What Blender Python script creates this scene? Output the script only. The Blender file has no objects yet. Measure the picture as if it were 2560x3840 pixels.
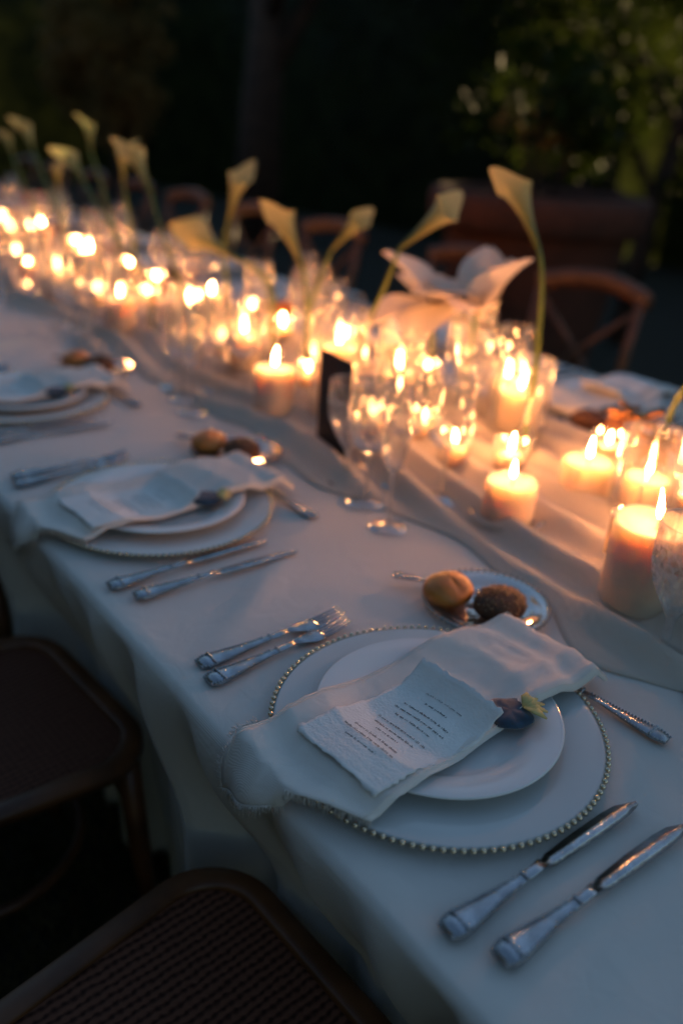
import bpy, math, random
import numpy as np
from mathutils import Vector, Matrix, noise

rnd = random.Random(7)
nr = np.random.default_rng(7)
R = math.radians
C = bpy.context.scene.collection
sc = bpy.context.scene

# ------------------------------------------------------------------ camera
cam_d = bpy.data.cameras.new('camera')
cam = bpy.data.objects.new('camera', cam_d)
C.objects.link(cam)
M3 = Matrix(((0.61344588, -0.37010749, 0.69764217),
             (0.78738553, 0.21851754, -0.57643222),
             (0.06089483, 0.90292332, 0.42546597)))
cam.matrix_world = Matrix.Translation((0, 0, 1.36)) @ M3.to_4x4()
cam_d.sensor_fit = 'VERTICAL'
cam_d.sensor_height = 36
cam_d.sensor_width = 24
cam_d.lens = 29.31
cam_d.clip_start = 0.02
cam_d.clip_end = 400
cam_d.dof.use_dof = True
cam_d.dof.focus_distance = 0.88
cam_d.dof.aperture_fstop = 1.6
sc.camera = cam

# ------------------------------------------------------------------ sky, sun, exposure
SUN_DIR = Vector((-0.2, 0.97, 0.15)).normalized()      # towards the sun
world = bpy.data.worlds.new('World')
sc.world = world
world.use_nodes = True
wn = world.node_tree.nodes
sky = wn.new('ShaderNodeTexSky')
sky.sky_type = 'NISHITA'
sky.sun_disc = False
sky.sun_elevation = math.asin(SUN_DIR.z)
sky.sun_rotation = math.atan2(SUN_DIR.x, SUN_DIR.y)
sky.ozone_density = 1.8
sky.air_density = 1.0
sky.dust_density = 0.4
wn['Background'].inputs['Strength'].default_value = 0.12
world.node_tree.links.new(sky.outputs[0], wn['Background'].inputs['Color'])

sun_d = bpy.data.lights.new('sun', 'SUN')
sun_d.energy = 5.0
sun_d.angle = R(0.5)
sun_d.color = (1.0, 0.72, 0.36)
sun = bpy.data.objects.new('sun', sun_d)
C.objects.link(sun)
sun.rotation_euler = SUN_DIR.to_track_quat('Z', 'Y').to_euler()

sc.view_settings.view_transform = 'Standard'
sc.view_settings.look = 'None'
sc.view_settings.exposure = 0.7
sc.view_settings.gamma = 1.0
sc.view_settings.use_curve_mapping = False
cy = sc.cycles
cy.use_denoising = True
cy.max_bounces = 10
cy.diffuse_bounces = 3
cy.glossy_bounces = 4
cy.transmission_bounces = 8
cy.transparent_max_bounces = 48
cy.sample_clamp_indirect = 40.0
cy.sample_clamp_direct = 0.0
cy.caustics_reflective = False
cy.caustics_refractive = False
FLAME = 320.0

# ------------------------------------------------------------------ mesh helpers
class MB:
    def __init__(s):
        s.v = []; s.f = []
    def add(s, vs, fs):
        o = len(s.v)
        s.v.extend(vs); s.f.extend([tuple(i + o for i in f) for f in fs])
        return s
    def lathe(s, prof, n=24, c=(0, 0, 0)):
        vs = []; fs = []
        for r, z in prof:
            for k in range(n):
                a = 2 * math.pi * k / n
                vs.append((c[0] + r * math.cos(a), c[1] + r * math.sin(a), c[2] + z))
        for i in range(len(prof) - 1):
            for k in range(n):
                k2 = (k + 1) % n
                fs.append((i * n + k, i * n + k2, (i + 1) * n + k2, (i + 1) * n + k))
        return s.add(vs, fs)
    def tube(s, pts, rad, n=8, flat=1.0, cap=True):
        pts = [Vector(p) for p in pts]
        if not hasattr(rad, '__len__'): rad = [rad] * len(pts)
        vs = []; fs = []
        up = Vector((0, 0, 1))
        t0 = (pts[1] - pts[0]).normalized()
        if abs(t0.dot(up)) > 0.95: up = Vector((0, 1, 0))
        for i, p in enumerate(pts):
            t = (pts[min(i + 1, len(pts) - 1)] - pts[max(i - 1, 0)]).normalized()
            sx = t.cross(up)
            if sx.length < 1e-4: sx = t.cross(Vector((1, 0, 0)))
            sx.normalize(); sz = sx.cross(t).normalized(); up = sz
            for k in range(n):
                a = 2 * math.pi * k / n
                vs.append(tuple(p + sx * (rad[i] * math.cos(a)) + sz * (rad[i] * flat * math.sin(a))))
        for i in range(len(pts) - 1):
            for k in range(n):
                k2 = (k + 1) % n
                fs.append((i * n + k, i * n + k2, (i + 1) * n + k2, (i + 1) * n + k))
        if cap:
            fs.append(tuple(range(n))[::-1]); fs.append(tuple(range((len(pts) - 1) * n, len(pts) * n)))
        return s.add(vs, fs)
    def box(s, c, d, rz=0):
        vs = []
        ca, sa = math.cos(rz), math.sin(rz)
        for x in (-1, 1):
            for y in (-1, 1):
                for z in (-1, 1):
                    px, py = x * d[0] / 2, y * d[1] / 2
                    vs.append((c[0] + px * ca - py * sa, c[1] + px * sa + py * ca, c[2] + z * d[2] / 2))
        return s.add(vs, [(0, 1, 3, 2), (4, 6, 7, 5), (0, 4, 5, 1), (2, 3, 7, 6), (0, 2, 6, 4), (1, 5, 7, 3)])
    def ball(s, c, r, nu=10, nv=6, sc_=(1, 1, 1)):
        vs = [(c[0], c[1], c[2] - r * sc_[2])]
        for j in range(1, nv):
            p = -math.pi / 2 + math.pi * j / nv
            for k in range(nu):
                a = 2 * math.pi * k / nu
                vs.append((c[0] + r * sc_[0] * math.cos(p) * math.cos(a), c[1] + r * sc_[1] * math.cos(p) * math.sin(a), c[2] + r * sc_[2] * math.sin(p)))
        vs.append((c[0], c[1], c[2] + r * sc_[2]))
        fs = [(0, 1 + (k + 1) % nu, 1 + k) for k in range(nu)]
        for j in range(nv - 2):
            for k in range(nu):
                k2 = (k + 1) % nu
                fs.append((1 + j * nu + k, 1 + j * nu + k2, 1 + (j + 1) * nu + k2, 1 + (j + 1) * nu + k))
        L = len(vs) - 1; b = 1 + (nv - 2) * nu
        fs += [(L, b + k, b + (k + 1) % nu) for k in range(nu)]
        return s.add(vs, fs)
    def grid(s, fn, nu, nv):
        vs = [fn(i / (nu - 1), j / (nv - 1)) for i in range(nu) for j in range(nv)]
        fs = [(i * nv + j, i * nv + j + 1, (i + 1) * nv + j + 1, (i + 1) * nv + j) for i in range(nu - 1) for j in range(nv - 1)]
        return s.add(vs, fs)
    def mesh(s, name, m, smooth=True):
        me = bpy.data.meshes.new(name)
        me.from_pydata(s.v, [], s.f)
        me.materials.append(m)
        if smooth: me.polygons.foreach_set('use_smooth', [True] * len(me.polygons))
        me.update()
        return me
    def build(s, name, m, parent=None, smooth=True, loc=None):
        o = bpy.data.objects.new(name, s.mesh(name, m, smooth))
        C.objects.link(o)
        if parent: o.parent = parent
        if loc: o.location = loc
        return o

def recalc(o):
    import bmesh
    bm = bmesh.new(); bm.from_mesh(o.data); bmesh.ops.recalc_face_normals(bm, faces=bm.faces); bm.to_mesh(o.data); bm.free()

def tri_cloud(name, V, F, m, parent=None):
    """big meshes straight from arrays; V (n,3), F (m,k)"""
    me = bpy.data.meshes.new(name)
    k = F.shape[1]
    me.vertices.add(len(V)); me.vertices.foreach_set('co', V.astype(np.float32).ravel())
    me.loops.add(F.size); me.loops.foreach_set('vertex_index', F.astype(np.int32).ravel())
    me.polygons.add(len(F))
    me.polygons.foreach_set('loop_start', np.arange(0, F.size, k, dtype=np.int32))
    me.update(calc_edges=True); me.validate()
    me.materials.append(m)
    o = bpy.data.objects.new(name, me); C.objects.link(o)
    if parent: o.parent = parent
    return o

def tag(o, label=None, cat=None, group=None, kind=None):
    if label: o['label'] = label
    if cat: o['category'] = cat
    if group: o['group'] = group
    if kind: o['kind'] = kind
    return o

def empty(name, loc=(0, 0, 0), rz=0):
    o = bpy.data.objects.new(name, None); C.objects.link(o)
    o.empty_display_size = 0.02
    o.location = loc; o.rotation_euler = (0, 0, rz)
    return o

def thing(name, label, cat, loc=(0, 0, 0), rz=0, group=None):
    return tag(empty(name, loc, rz), label, cat, group)

def dup(root, loc, rz=0, label=None, group=None, scale=None):
    r = root.copy(); C.objects.link(r)
    r.location = loc; r.rotation_euler = (0, 0, rz)
    if scale: r.scale = scale
    if label: r['label'] = label
    if group: r['group'] = group
    for ch in list(root.children):
        c = ch.copy(); C.objects.link(c); c.parent = r
        for g in list(ch.children):
            d = g.copy(); C.objects.link(d); d.parent = c
    return r

class Proto:
    """build once, then copy; the first call moves the original"""
    def __init__(s, root): s.root = root; s.used = False
    def put(s, loc, rz, label, group=None, scale=None):
        if not s.used:
            s.used = True
            r = s.root; r.location = loc; r.rotation_euler = (0, 0, rz); r['label'] = label
            if group: r['group'] = group
            if scale: r.scale = scale
            return r
        return dup(s.root, loc, rz, label, group, scale or (1, 1, 1))

# ------------------------------------------------------------------ materials
def new_mat(name):
    m = bpy.data.materials.new(name); m.use_nodes = True
    nt = m.node_tree
    return m, nt, nt.nodes, nt.links, nt.nodes['Principled BSDF'], nt.nodes['Material Output']

def pmat(name, col, rough=0.5, metal=0.0, var=0.0, scale=30, bump=0.0, bscale=200, spec=0.5, sss=0, sheen=0, coord='Object', col2=None, detail=4):
    m, nt, N, L, P, O = new_mat(name)
    P.inputs['Base Color'].default_value = (*col, 1)
    P.inputs['Roughness'].default_value = rough
    P.inputs['Metallic'].default_value = metal
    P.inputs['Specular IOR Level'].default_value = spec
    if sheen: P.inputs['Sheen Weight'].default_value = sheen
    tc = N.new('ShaderNodeTexCoord')
    if var or col2:
        n = N.new('ShaderNodeTexNoise'); n.inputs['Scale'].default_value = scale; n.inputs['Detail'].default_value = detail
        L.new(tc.outputs[coord], n.inputs['Vector'])
        r = N.new('ShaderNodeValToRGB')
        a = col2 if col2 else tuple(max(0, c * (1 - var)) for c in col)
        b = col if col2 else tuple(min(1, c * (1 + var)) for c in col)
        r.color_ramp.elements[0].position = 0.35; r.color_ramp.elements[1].position = 0.65
        r.color_ramp.elements[0].color = (*a, 1); r.color_ramp.elements[1].color = (*b, 1)
        L.new(n.outputs['Fac'], r.inputs['Fac']); L.new(r.outputs['Color'], P.inputs['Base Color'])
    if bump:
        n2 = N.new('ShaderNodeTexNoise'); n2.inputs['Scale'].default_value = bscale; n2.inputs['Detail'].default_value = 3
        L.new(tc.outputs[coord], n2.inputs['Vector'])
        b = N.new('ShaderNodeBump'); b.inputs['Strength'].default_value = bump; b.inputs['Distance'].default_value = 0.002
        L.new(n2.outputs['Fac'], b.inputs['Height']); L.new(b.outputs['Normal'], P.inputs['Normal'])
    return m

def weave_mat(name, col, scale=900, bump=0.25, trans=0.0, var=0.06, rough=0.85):
    """woven cloth: two crossed wave textures as relief, optional translucency"""
    m, nt, N, L, P, O = new_mat(name)
    P.inputs['Roughness'].default_value = rough
    P.inputs['Specular IOR Level'].default_value = 0.15
    P.inputs['Sheen Weight'].default_value = 0.15
    tc = N.new('ShaderNodeTexCoord')
    n = N.new('ShaderNodeTexNoise'); n.inputs['Scale'].default_value = 7; n.inputs['Detail'].default_value = 5
    L.new(tc.outputs['Object'], n.inputs['Vector'])
    r = N.new('ShaderNodeValToRGB')
    r.color_ramp.elements[0].color = (*[c * (1 - var) for c in col], 1); r.color_ramp.elements[1].color = (*[min(1, c * (1 + var)) for c in col], 1)
    L.new(n.outputs['Fac'], r.inputs['Fac']); L.new(r.outputs['Color'], P.inputs['Base Color'])
    w1 = N.new('ShaderNodeTexWave'); w1.bands_direction = 'X'; w1.inputs['Scale'].default_value = scale / 6.28; w1.inputs['Distortion'].default_value = 1.5
    w2 = N.new('ShaderNodeTexWave'); w2.bands_direction = 'Y'; w2.inputs['Scale'].default_value = scale / 6.28; w2.inputs['Distortion'].default_value = 1.5
    L.new(tc.outputs['Object'], w1.inputs['Vector']); L.new(tc.outputs['Object'], w2.inputs['Vector'])
    ad = N.new('ShaderNodeMath'); ad.operation = 'ADD'
    cr = N.new('ShaderNodeTexNoise'); cr.inputs['Scale'].default_value = 24; cr.inputs['Detail'].default_value = 5; cr.inputs['Distortion'].default_value = 0.8
    L.new(tc.outputs['Object'], cr.inputs['Vector'])
    b0 = N.new('ShaderNodeBump'); b0.inputs['Strength'].default_value = 0.35; b0.inputs['Distance'].default_value = 0.006; L.new(cr.outputs['Fac'], b0.inputs['Height'])
    L.new(w1.outputs['Fac'], ad.inputs[0]); L.new(w2.outputs['Fac'], ad.inputs[1])
    b = N.new('ShaderNodeBump'); b.inputs['Strength'].default_value = bump; b.inputs['Distance'].default_value = 0.0008
    L.new(ad.outputs[0], b.inputs['Height']); L.new(b0.outputs['Normal'], b.inputs['Normal']); L.new(b.outputs['Normal'], P.inputs['Normal'])
    if trans:
        t = N.new('ShaderNodeBsdfTranslucent'); L.new(r.outputs['Color'], t.inputs['Color'])
        mx = N.new('ShaderNodeMixShader'); mx.inputs[0].default_value = trans
        L.new(P.outputs[0], mx.inputs[1]); L.new(t.outputs[0], mx.inputs[2]); L.new(mx.outputs[0], O.inputs['Surface'])
    return m

def thin_glass(name, tint=(0.97, 0.985, 0.98), rough=0.02, ior=1.5, gain=1.0, haze=0.09):
    m, nt, N, L, P, O = new_mat(name)
    t = N.new('ShaderNodeBsdfTransparent'); t.inputs['Color'].default_value = (*tint, 1)
    g = N.new('ShaderNodeBsdfGlossy'); g.inputs['Roughness'].default_value = rough
    fr = N.new('ShaderNodeFresnel'); fr.inputs['IOR'].default_value = ior
    mu = N.new('ShaderNodeMath'); mu.operation = 'MULTIPLY'; mu.inputs[1].default_value = gain; mu.use_clamp = True
    L.new(fr.outputs[0], mu.inputs[0])
    mi = N.new('ShaderNodeMath'); mi.operation = 'MINIMUM'; mi.inputs[1].default_value = 0.6; L.new(mu.outputs[0], mi.inputs[0]); mu = mi
    mx = N.new('ShaderNodeMixShader')
    L.new(mu.outputs[0], mx.inputs[0]); L.new(t.outputs[0], mx.inputs[1]); L.new(g.outputs[0], mx.inputs[2])
    if haze:          # pale diffuse share painted in so the glass glows as warm haze
        d = N.new('ShaderNodeBsdfDiffuse'); d.inputs['Color'].default_value = (0.8, 0.8, 0.8, 1)
        tl = N.new('ShaderNodeBsdfTranslucent'); tl.inputs['Color'].default_value = (0.8, 0.8, 0.8, 1)
        h1 = N.new('ShaderNodeMixShader'); L.new(d.outputs[0], h1.inputs[1]); L.new(tl.outputs[0], h1.inputs[2])
        h2 = N.new('ShaderNodeMixShader'); h2.inputs[0].default_value = haze
        L.new(mx.outputs[0], h2.inputs[1]); L.new(h1.outputs[0], h2.inputs[2]); mx = h2
    L.new(mx.outputs[0], O.inputs['Surface'])
    return m

def leaf_mat(name, c1, c2, trans=0.45, scale=3.0):
    m, nt, N, L, P, O = new_mat(name)
    P.inputs['Roughness'].default_value = 0.5
    P.inputs['Specular IOR Level'].default_value = 0.08
    tc = N.new('ShaderNodeTexCoord')
    n = N.new('ShaderNodeTexNoise'); n.inputs['Scale'].default_value = scale; n.inputs['Detail'].default_value = 6
    L.new(tc.outputs['Object'], n.inputs['Vector'])
    r = N.new('ShaderNodeValToRGB'); r.color_ramp.elements[0].position = 0.35; r.color_ramp.elements[1].position = 0.65
    r.color_ramp.elements[0].color = (*c1, 1); r.color_ramp.elements[1].color = (*c2, 1)
    L.new(n.outputs['Fac'], r.inputs['Fac']); L.new(r.outputs['Color'], P.inputs['Base Color'])
    t = N.new('ShaderNodeBsdfTranslucent')
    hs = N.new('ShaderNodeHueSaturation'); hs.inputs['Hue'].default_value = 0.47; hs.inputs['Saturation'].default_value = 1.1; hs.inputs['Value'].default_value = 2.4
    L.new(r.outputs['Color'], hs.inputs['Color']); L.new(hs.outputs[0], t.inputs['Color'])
    mx = N.new('ShaderNodeMixShader'); mx.inputs[0].default_value = trans
    L.new(P.outputs[0], mx.inputs[1]); L.new(t.outputs[0], mx.inputs[2]); L.new(mx.outputs[0], O.inputs['Surface'])
    return m

MT = {}
MT['cloth'] = weave_mat('table_linen', (0.78, 0.75, 0.70), 1400, 0.3, 0.06, 0.05)
MT['runner'] = weave_mat('gauze', (0.84, 0.76, 0.66), 900, 0.5, 0.25, 0.06)
MT['napkin'] = weave_mat('napkin_linen', (0.84, 0.80, 0.74), 1600, 0.4, 0.0, 0.05)
MT['china'] = pmat('white_china', (0.80, 0.80, 0.78), 0.12, var=0.02, scale=4)
MT['charger_glass'] = pmat('frosted_pale_glass', (0.62, 0.64, 0.62), 0.10, var=0.04, scale=6)
MT['gold'] = pmat('pale_gold_bead', (0.78, 0.66, 0.48), 0.12, 1.0)
MT['silver'] = pmat('silver_plate', (0.40, 0.42, 0.45), 0.08, 1.0, var=0.2, scale=60, bump=0.35, bscale=420)
MT['paper'] = pmat('handmade_paper', (0.84, 0.83, 0.80), 0.9, var=0.03, scale=60, bump=0.5, bscale=300)
MT['ink'] = pmat('ink', (0.02, 0.025, 0.03), 0.8)
MT['navy'] = pmat('navy_fold_shade', (0.012, 0.045, 0.085), 0.75, var=0.3, scale=80, sheen=0.3)  # dark blue that paints the shade under the napkin fold
MT['glass'] = thin_glass('thin_glass', gain=3.0)
MT['vase_glass'] = thin_glass('vase_glass', (0.94, 0.96, 0.95), 0.03, gain=3.0)
MT['crystal'] = thin_glass('cut_crystal', (0.95, 0.96, 0.96), 0.03, gain=5.0, haze=0.06)
MT['bread_glass'] = thin_glass('bread_plate_glass', (0.80, 0.84, 0.84), 0.04, gain=2.0)
MT['stem_glass'] = thin_glass('stem_glass', (0.86, 0.88, 0.88), 0.03, gain=2.6)
MT['bun_gold'] = pmat('golden_crust', (0.60, 0.15, 0.018), 0.4, col2=(0.66, 0.25, 0.05), scale=18, bump=0.3, bscale=160)
MT['bun_dark'] = pmat('brown_crust', (0.075, 0.028, 0.012), 0.7, col2=(0.15, 0.06, 0.025), scale=60, bump=0.8, bscale=220)
MT['seed'] = pmat('seed', (0.28, 0.15, 0.07), 0.6, var=0.2, scale=300)
MT['wood'] = pmat('dark_walnut', (0.115, 0.042, 0.014), 0.42, var=0.35, scale=14, bump=0.1, bscale=90)
MT['stem'] = pmat('calla_stem', (0.16, 0.22, 0.035), 0.45, var=0.25, scale=20)
MT['leafgreen'] = pmat('leaf_green', (0.07, 0.13, 0.03), 0.45, var=0.3, scale=20)
MT['spadix'] = pmat('spadix', (0.75, 0.48, 0.05), 0.7, bump=0.5, bscale=900)
MT['terracotta'] = pmat('terracotta', (0.085, 0.024, 0.011), 0.85, var=0.25, scale=7, bump=0.3, bscale=60)
MT['soil'] = pmat('soil', (0.03, 0.02, 0.014), 0.95, var=0.4, scale=60)
MT['bark'] = pmat('bark', (0.045, 0.022, 0.013), 0.9, var=0.4, scale=9, bump=0.9, bscale=40)
MT['card_dark'] = pmat('dark_card', (0.020, 0.015, 0.016), 0.6, var=0.15, scale=40)
MT['wick'] = pmat('wick', (0.01, 0.008, 0.007), 0.9)
MT['pale_petal'] = pmat('pale_yellow_petal', (0.55, 0.46, 0.17), 0.7, var=0.2, scale=60)
MT['red'] = pmat('red_petal', (0.5, 0.02, 0.02), 0.55, var=0.2, scale=40)
MT['rust'] = pmat('rust_petal', (0.42, 0.20, 0.07), 0.7, var=0.3, scale=60)

# wax lets light in and scatters it
m, nt, N, L, P, O = new_mat('candle_wax')
P.inputs['Base Color'].default_value = (0.68, 0.57, 0.46, 1)
P.inputs['Roughness'].default_value = 0.4
P.inputs['Subsurface Weight'].default_value = 0.9
P.inputs['Subsurface Radius'].default_value = (1.0, 0.75, 0.5)
P.inputs['Subsurface Scale'].default_value = 0.05
MT['wax'] = m
# flame: a real light source
m, nt, N, L, P, O = new_mat('candle_flame')
e = N.new('ShaderNodeEmission'); e.inputs['Color'].default_value = (1.0, 0.365, 0.115, 1); e.inputs['Strength'].default_value = FLAME
L.new(e.outputs[0], O.inputs['Surface']); MT['flame'] = m
# calla spathe: cream with green-yellow throat by object height
m, nt, N, L, P, O = new_mat('calla_spathe')
tc = N.new('ShaderNodeTexCoord'); sx = N.new('ShaderNodeSeparateXYZ'); L.new(tc.outputs['Object'], sx.inputs[0])
r = N.new('ShaderNodeValToRGB'); r.color_ramp.elements[0].position = 0.0; r.color_ramp.elements[1].position = 0.135
r.color_ramp.elements[0].color = (0.17, 0.21, 0.035, 1); r.color_ramp.elements[1].color = (0.52, 0.50, 0.23, 1)
L.new(sx.outputs['Z'], r.inputs['Fac']); L.new(r.outputs['Color'], P.inputs['Base Color']); P.inputs['Roughness'].default_value = 0.45
t = N.new('ShaderNodeBsdfTranslucent'); L.new(r.outputs['Color'], t.inputs['Color'])
mx = N.new('ShaderNodeMixShader'); mx.inputs[0].default_value = 0.35
L.new(P.outputs[0], mx.inputs[1]); L.new(t.outputs[0], mx.inputs[2]); L.new(mx.outputs[0], O.inputs['Surface'])
MT['spathe'] = m
# soft white petals
m, nt, N, L, P, O = new_mat('white_petal')
P.inputs['Base Color'].default_value = (0.82, 0.76, 0.68, 1); P.inputs['Roughness'].default_value = 0.5
t = N.new('ShaderNodeBsdfTranslucent'); t.inputs['Color'].default_value = (0.85, 0.74, 0.6, 1)
mx = N.new('ShaderNodeMixShader'); mx.inputs[0].default_value = 0.35
L.new(P.outputs[0], mx.inputs[1]); L.new(t.outputs[0], mx.inputs[2]); L.new(mx.outputs[0], O.inputs['Surface'])
MT['petal'] = m
# woven cane seat: fine parallel strands
m, nt, N, L, P, O = new_mat('woven_cane')
tc = N.new('ShaderNodeTexCoord')
w = N.new('ShaderNodeTexWave'); w.bands_direction = 'X'; w.inputs['Scale'].default_value = 28; w.inputs['Distortion'].default_value = 2.2; w.inputs['Detail'].default_value = 3; w.inputs['Detail Scale'].default_value = 2.5
w2 = N.new('ShaderNodeTexWave'); w2.bands_direction = 'Y'; w2.inputs['Scale'].default_value = 28; w2.inputs['Distortion'].default_value = 0.6
L.new(tc.outputs['Object'], w.inputs['Vector']); L.new(tc.outputs['Object'], w2.inputs['Vector'])
r = N.new('ShaderNodeValToRGB'); r.color_ramp.elements[0].color = (0.034, 0.011, 0.006, 1); r.color_ramp.elements[1].color = (0.17, 0.068, 0.040, 1)
ad = N.new('ShaderNodeMath'); ad.operation = 'MULTIPLY_ADD'; ad.inputs[1].default_value = 0.3
L.new(w2.outputs['Fac'], ad.inputs[0]); L.new(w.outputs['Fac'], ad.inputs[2])
L.new(ad.outputs[0], r.inputs['Fac']); L.new(r.outputs['Color'], P.inputs['Base Color'])
b = N.new('ShaderNodeBump'); b.inputs['Strength'].default_value = 0.6; b.inputs['Distance'].default_value = 0.002
L.new(ad.outputs[0], b.inputs['Height']); L.new(b.outputs['Normal'], P.inputs['Normal']); P.inputs['Roughness'].default_value = 0.7; P.inputs['Specular IOR Level'].default_value = 0.2
MT['cane'] = m
MT['ground'] = pmat('garden_earth', (0.040, 0.034, 0.020), 0.95, col2=(0.014, 0.013, 0.008), scale=26, bump=1.0, bscale=70, detail=8)
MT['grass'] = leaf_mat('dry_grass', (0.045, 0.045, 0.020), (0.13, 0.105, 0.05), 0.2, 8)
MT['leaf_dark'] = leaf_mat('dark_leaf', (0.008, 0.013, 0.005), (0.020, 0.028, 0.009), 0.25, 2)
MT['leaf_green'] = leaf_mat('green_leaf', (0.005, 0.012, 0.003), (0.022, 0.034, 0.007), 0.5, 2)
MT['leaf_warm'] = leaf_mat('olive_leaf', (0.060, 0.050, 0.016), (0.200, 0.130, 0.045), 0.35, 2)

# ------------------------------------------------------------------ ground
ZT = 0.762
g = MB().grid(lambda u, v: (-150 + 300 * u, -150 + 300 * v, -0.002), 2, 2).build('ground', MT['ground'])
tag(g, kind='structure')
# short dry grass by the near chairs and under the table edge
def grass_patch(name, n, x0, x1, y0, y1, h0, h1):
    x = nr.uniform(x0, x1, n); y = nr.uniform(y0, y1, n); a = nr.uniform(0, 2 * np.pi, n)
    h = nr.uniform(h0, h1, n); w = nr.uniform(0.0015, 0.004, n); lean = nr.uniform(0.2, 1.4, n) * h; b = nr.uniform(0, 2 * np.pi, n)
    V = np.zeros((n, 3, 3))
    V[:, 0] = np.stack([x + w * np.cos(a), y + w * np.sin(a), np.full(n, -0.002)], 1)
    V[:, 1] = np.stack([x - w * np.cos(a), y - w * np.sin(a), np.full(n, -0.002)], 1)
    V[:, 2] = np.stack([x + lean * np.cos(b), y + lean * np.sin(b), h], 1)
    o = tri_cloud(name, V.reshape(-1, 3), np.arange(n * 3).reshape(n, 3), MT['grass'])
    return tag(o, 'short dry grass on the dark earth under the near chairs', 'grass', kind='stuff')
grass_patch('grass', 42000, -2.3, -0.1, -0.4, 0.75, 0.008, 0.034)

# ------------------------------------------------------------------ trees, hedge, trunk
def leaves(centres, radii, per, size, seed, squash=0.8):
    rg = np.random.default_rng(seed)
    cs = np.repeat(np.array(centres), per, 0); rs = np.repeat(np.array(radii), per)
    n = len(cs)
    d = rg.normal(size=(n, 3)); d /= np.linalg.norm(d, axis=1)[:, None]
    rad = rs * rg.uniform(0.25, 1.0, n) ** 0.5
    p = cs + d * rad[:, None] * np.array([1, 1, squash])
    t = rg.normal(size=(n, 3)) + np.array([0, 0, -0.5]); t /= np.linalg.norm(t, axis=1)[:, None]
    s = np.cross(t, rg.normal(size=(n, 3))); s /= np.linalg.norm(s, axis=1)[:, None]
    nn = np.cross(s, t)
    L = size * rg.uniform(0.6, 1.3, n)[:, None]
    W = L * 0.42
    V = np.stack([p - t * L * 0.5, p + s * W * 0.5 + nn * L * 0.06, p + t * L * 0.5, p - s * W * 0.5 + nn * L * 0.06], 1)
    return V.reshape(-1, 3), np.arange(n * 4).reshape(n, 4)

def tree(name, label, cat, base, h, crown, ncl, clr, per, size, matl, seed, trunk_r=0.12, group=None):
    """crown = (centre offset, radii): leaf clumps fill an uneven ellipsoid, limbs run to clumps"""
    t = thing(name, label, cat, base, 0, group)
    rg = random.Random(seed)
    cc, cr = Vector(crown[0]), crown[1]
    cl = []
    for i in range(ncl):
        while True:
            q = Vector((rg.uniform(-1, 1), rg.uniform(-1, 1), rg.uniform(-1, 1)))
            if q.length < 1: break
        q = q * (0.55 + 0.45 * rg.random()) / max(q.length, 0.3) * q.length ** 0.5
        cl.append(cc + Vector((q.x * cr[0], q.y * cr[1], q.z * cr[2])))
    V, F = leaves([tuple(c) for c in cl], [clr * rg.uniform(0.6, 1.25) for _ in cl], per, size, seed)
    tri_cloud('crown', V, F, matl, t)['kind'] = 'stuff'
    mb = MB()
    top = Vector((0.15, 0.1, h * 0.75))
    mb.tube([(0, 0, -0.05), (0.03, 0.02, h * 0.3), tuple(top)], [trunk_r, trunk_r * 0.8, trunk_r * 0.45], 10)
    mb.build('trunk', MT['bark'], t)
    for c in cl[:min(7, ncl)]:
        a = Vector((0.05, 0.03, h * rg.uniform(0.3, 0.7)))
        mid = a.lerp(c, 0.5) + Vector((0, 0, 0.1))
        MB().tube([a, mid, c], [trunk_r * 0.4, trunk_r * 0.25, trunk_r * 0.08], 6).build('limb', MT['bark'], t)
    return t

# tall clipped hedges closing the garden: leaf mass over a dense dark core
def hedge(name, label, p0, p1, h, th, seed, n=15000):
    p0 = Vector((*p0, 0)); p1 = Vector((*p1, 0)); d = p1 - p0; Ln = d.length; d.normalize(); s = Vector((-d.y, d.x, 0))
    t = thing(name, label, 'hedge', tuple(p0), math.atan2(d.y, d.x))
    mb = MB()
    def f(u, v):
        a = v * math.pi
        x = u * Ln
        w = th * 0.42 * (1 + 0.2 * noise.noise((x * 0.8, v * 5, seed)))
        y = math.cos(a) * w
        z = min(1, math.sin(a) * 1.6) * h * (0.93 + 0.07 * noise.noise((x * 0.6, seed, 2)))
        return (x, y, z)
    core = mb.grid(f, max(6, int(Ln / 0.4)), 17).build('inner_growth', MT['leaf_dark'], t)
    rg = np.random.default_rng(seed)
    x = rg.uniform(0, Ln, n); a = rg.uniform(0, np.pi, n)
    y = np.cos(a) * th * 0.47 * rg.uniform(0.85, 1.1, n); z = np.minimum(1, np.sin(a) * 1.6) * h * rg.uniform(0.9, 1.03, n)
    z = np.where(np.sin(a) * 1.6 < 1, rg.uniform(0, h, n), z)
    V, F = leaves(np.stack([x, y, z], 1), np.full(n, 0.12), 2, 0.10, seed)
    tri_cloud('foliage', V, F, MT['leaf_dark'], t)['kind'] = 'stuff'
    return t
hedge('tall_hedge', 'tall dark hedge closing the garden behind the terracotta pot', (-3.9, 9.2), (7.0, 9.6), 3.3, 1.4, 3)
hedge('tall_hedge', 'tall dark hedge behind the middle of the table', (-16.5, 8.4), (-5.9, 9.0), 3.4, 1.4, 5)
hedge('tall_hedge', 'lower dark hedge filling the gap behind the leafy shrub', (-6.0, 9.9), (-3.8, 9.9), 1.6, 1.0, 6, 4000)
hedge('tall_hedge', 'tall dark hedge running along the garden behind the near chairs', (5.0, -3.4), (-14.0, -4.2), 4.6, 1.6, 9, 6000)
hedge('tall_hedge', 'tall dark hedge across the far end of the table', (-17.5, -4.0), (-16.8, 8.4), 3.6, 1.6, 8)

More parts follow.
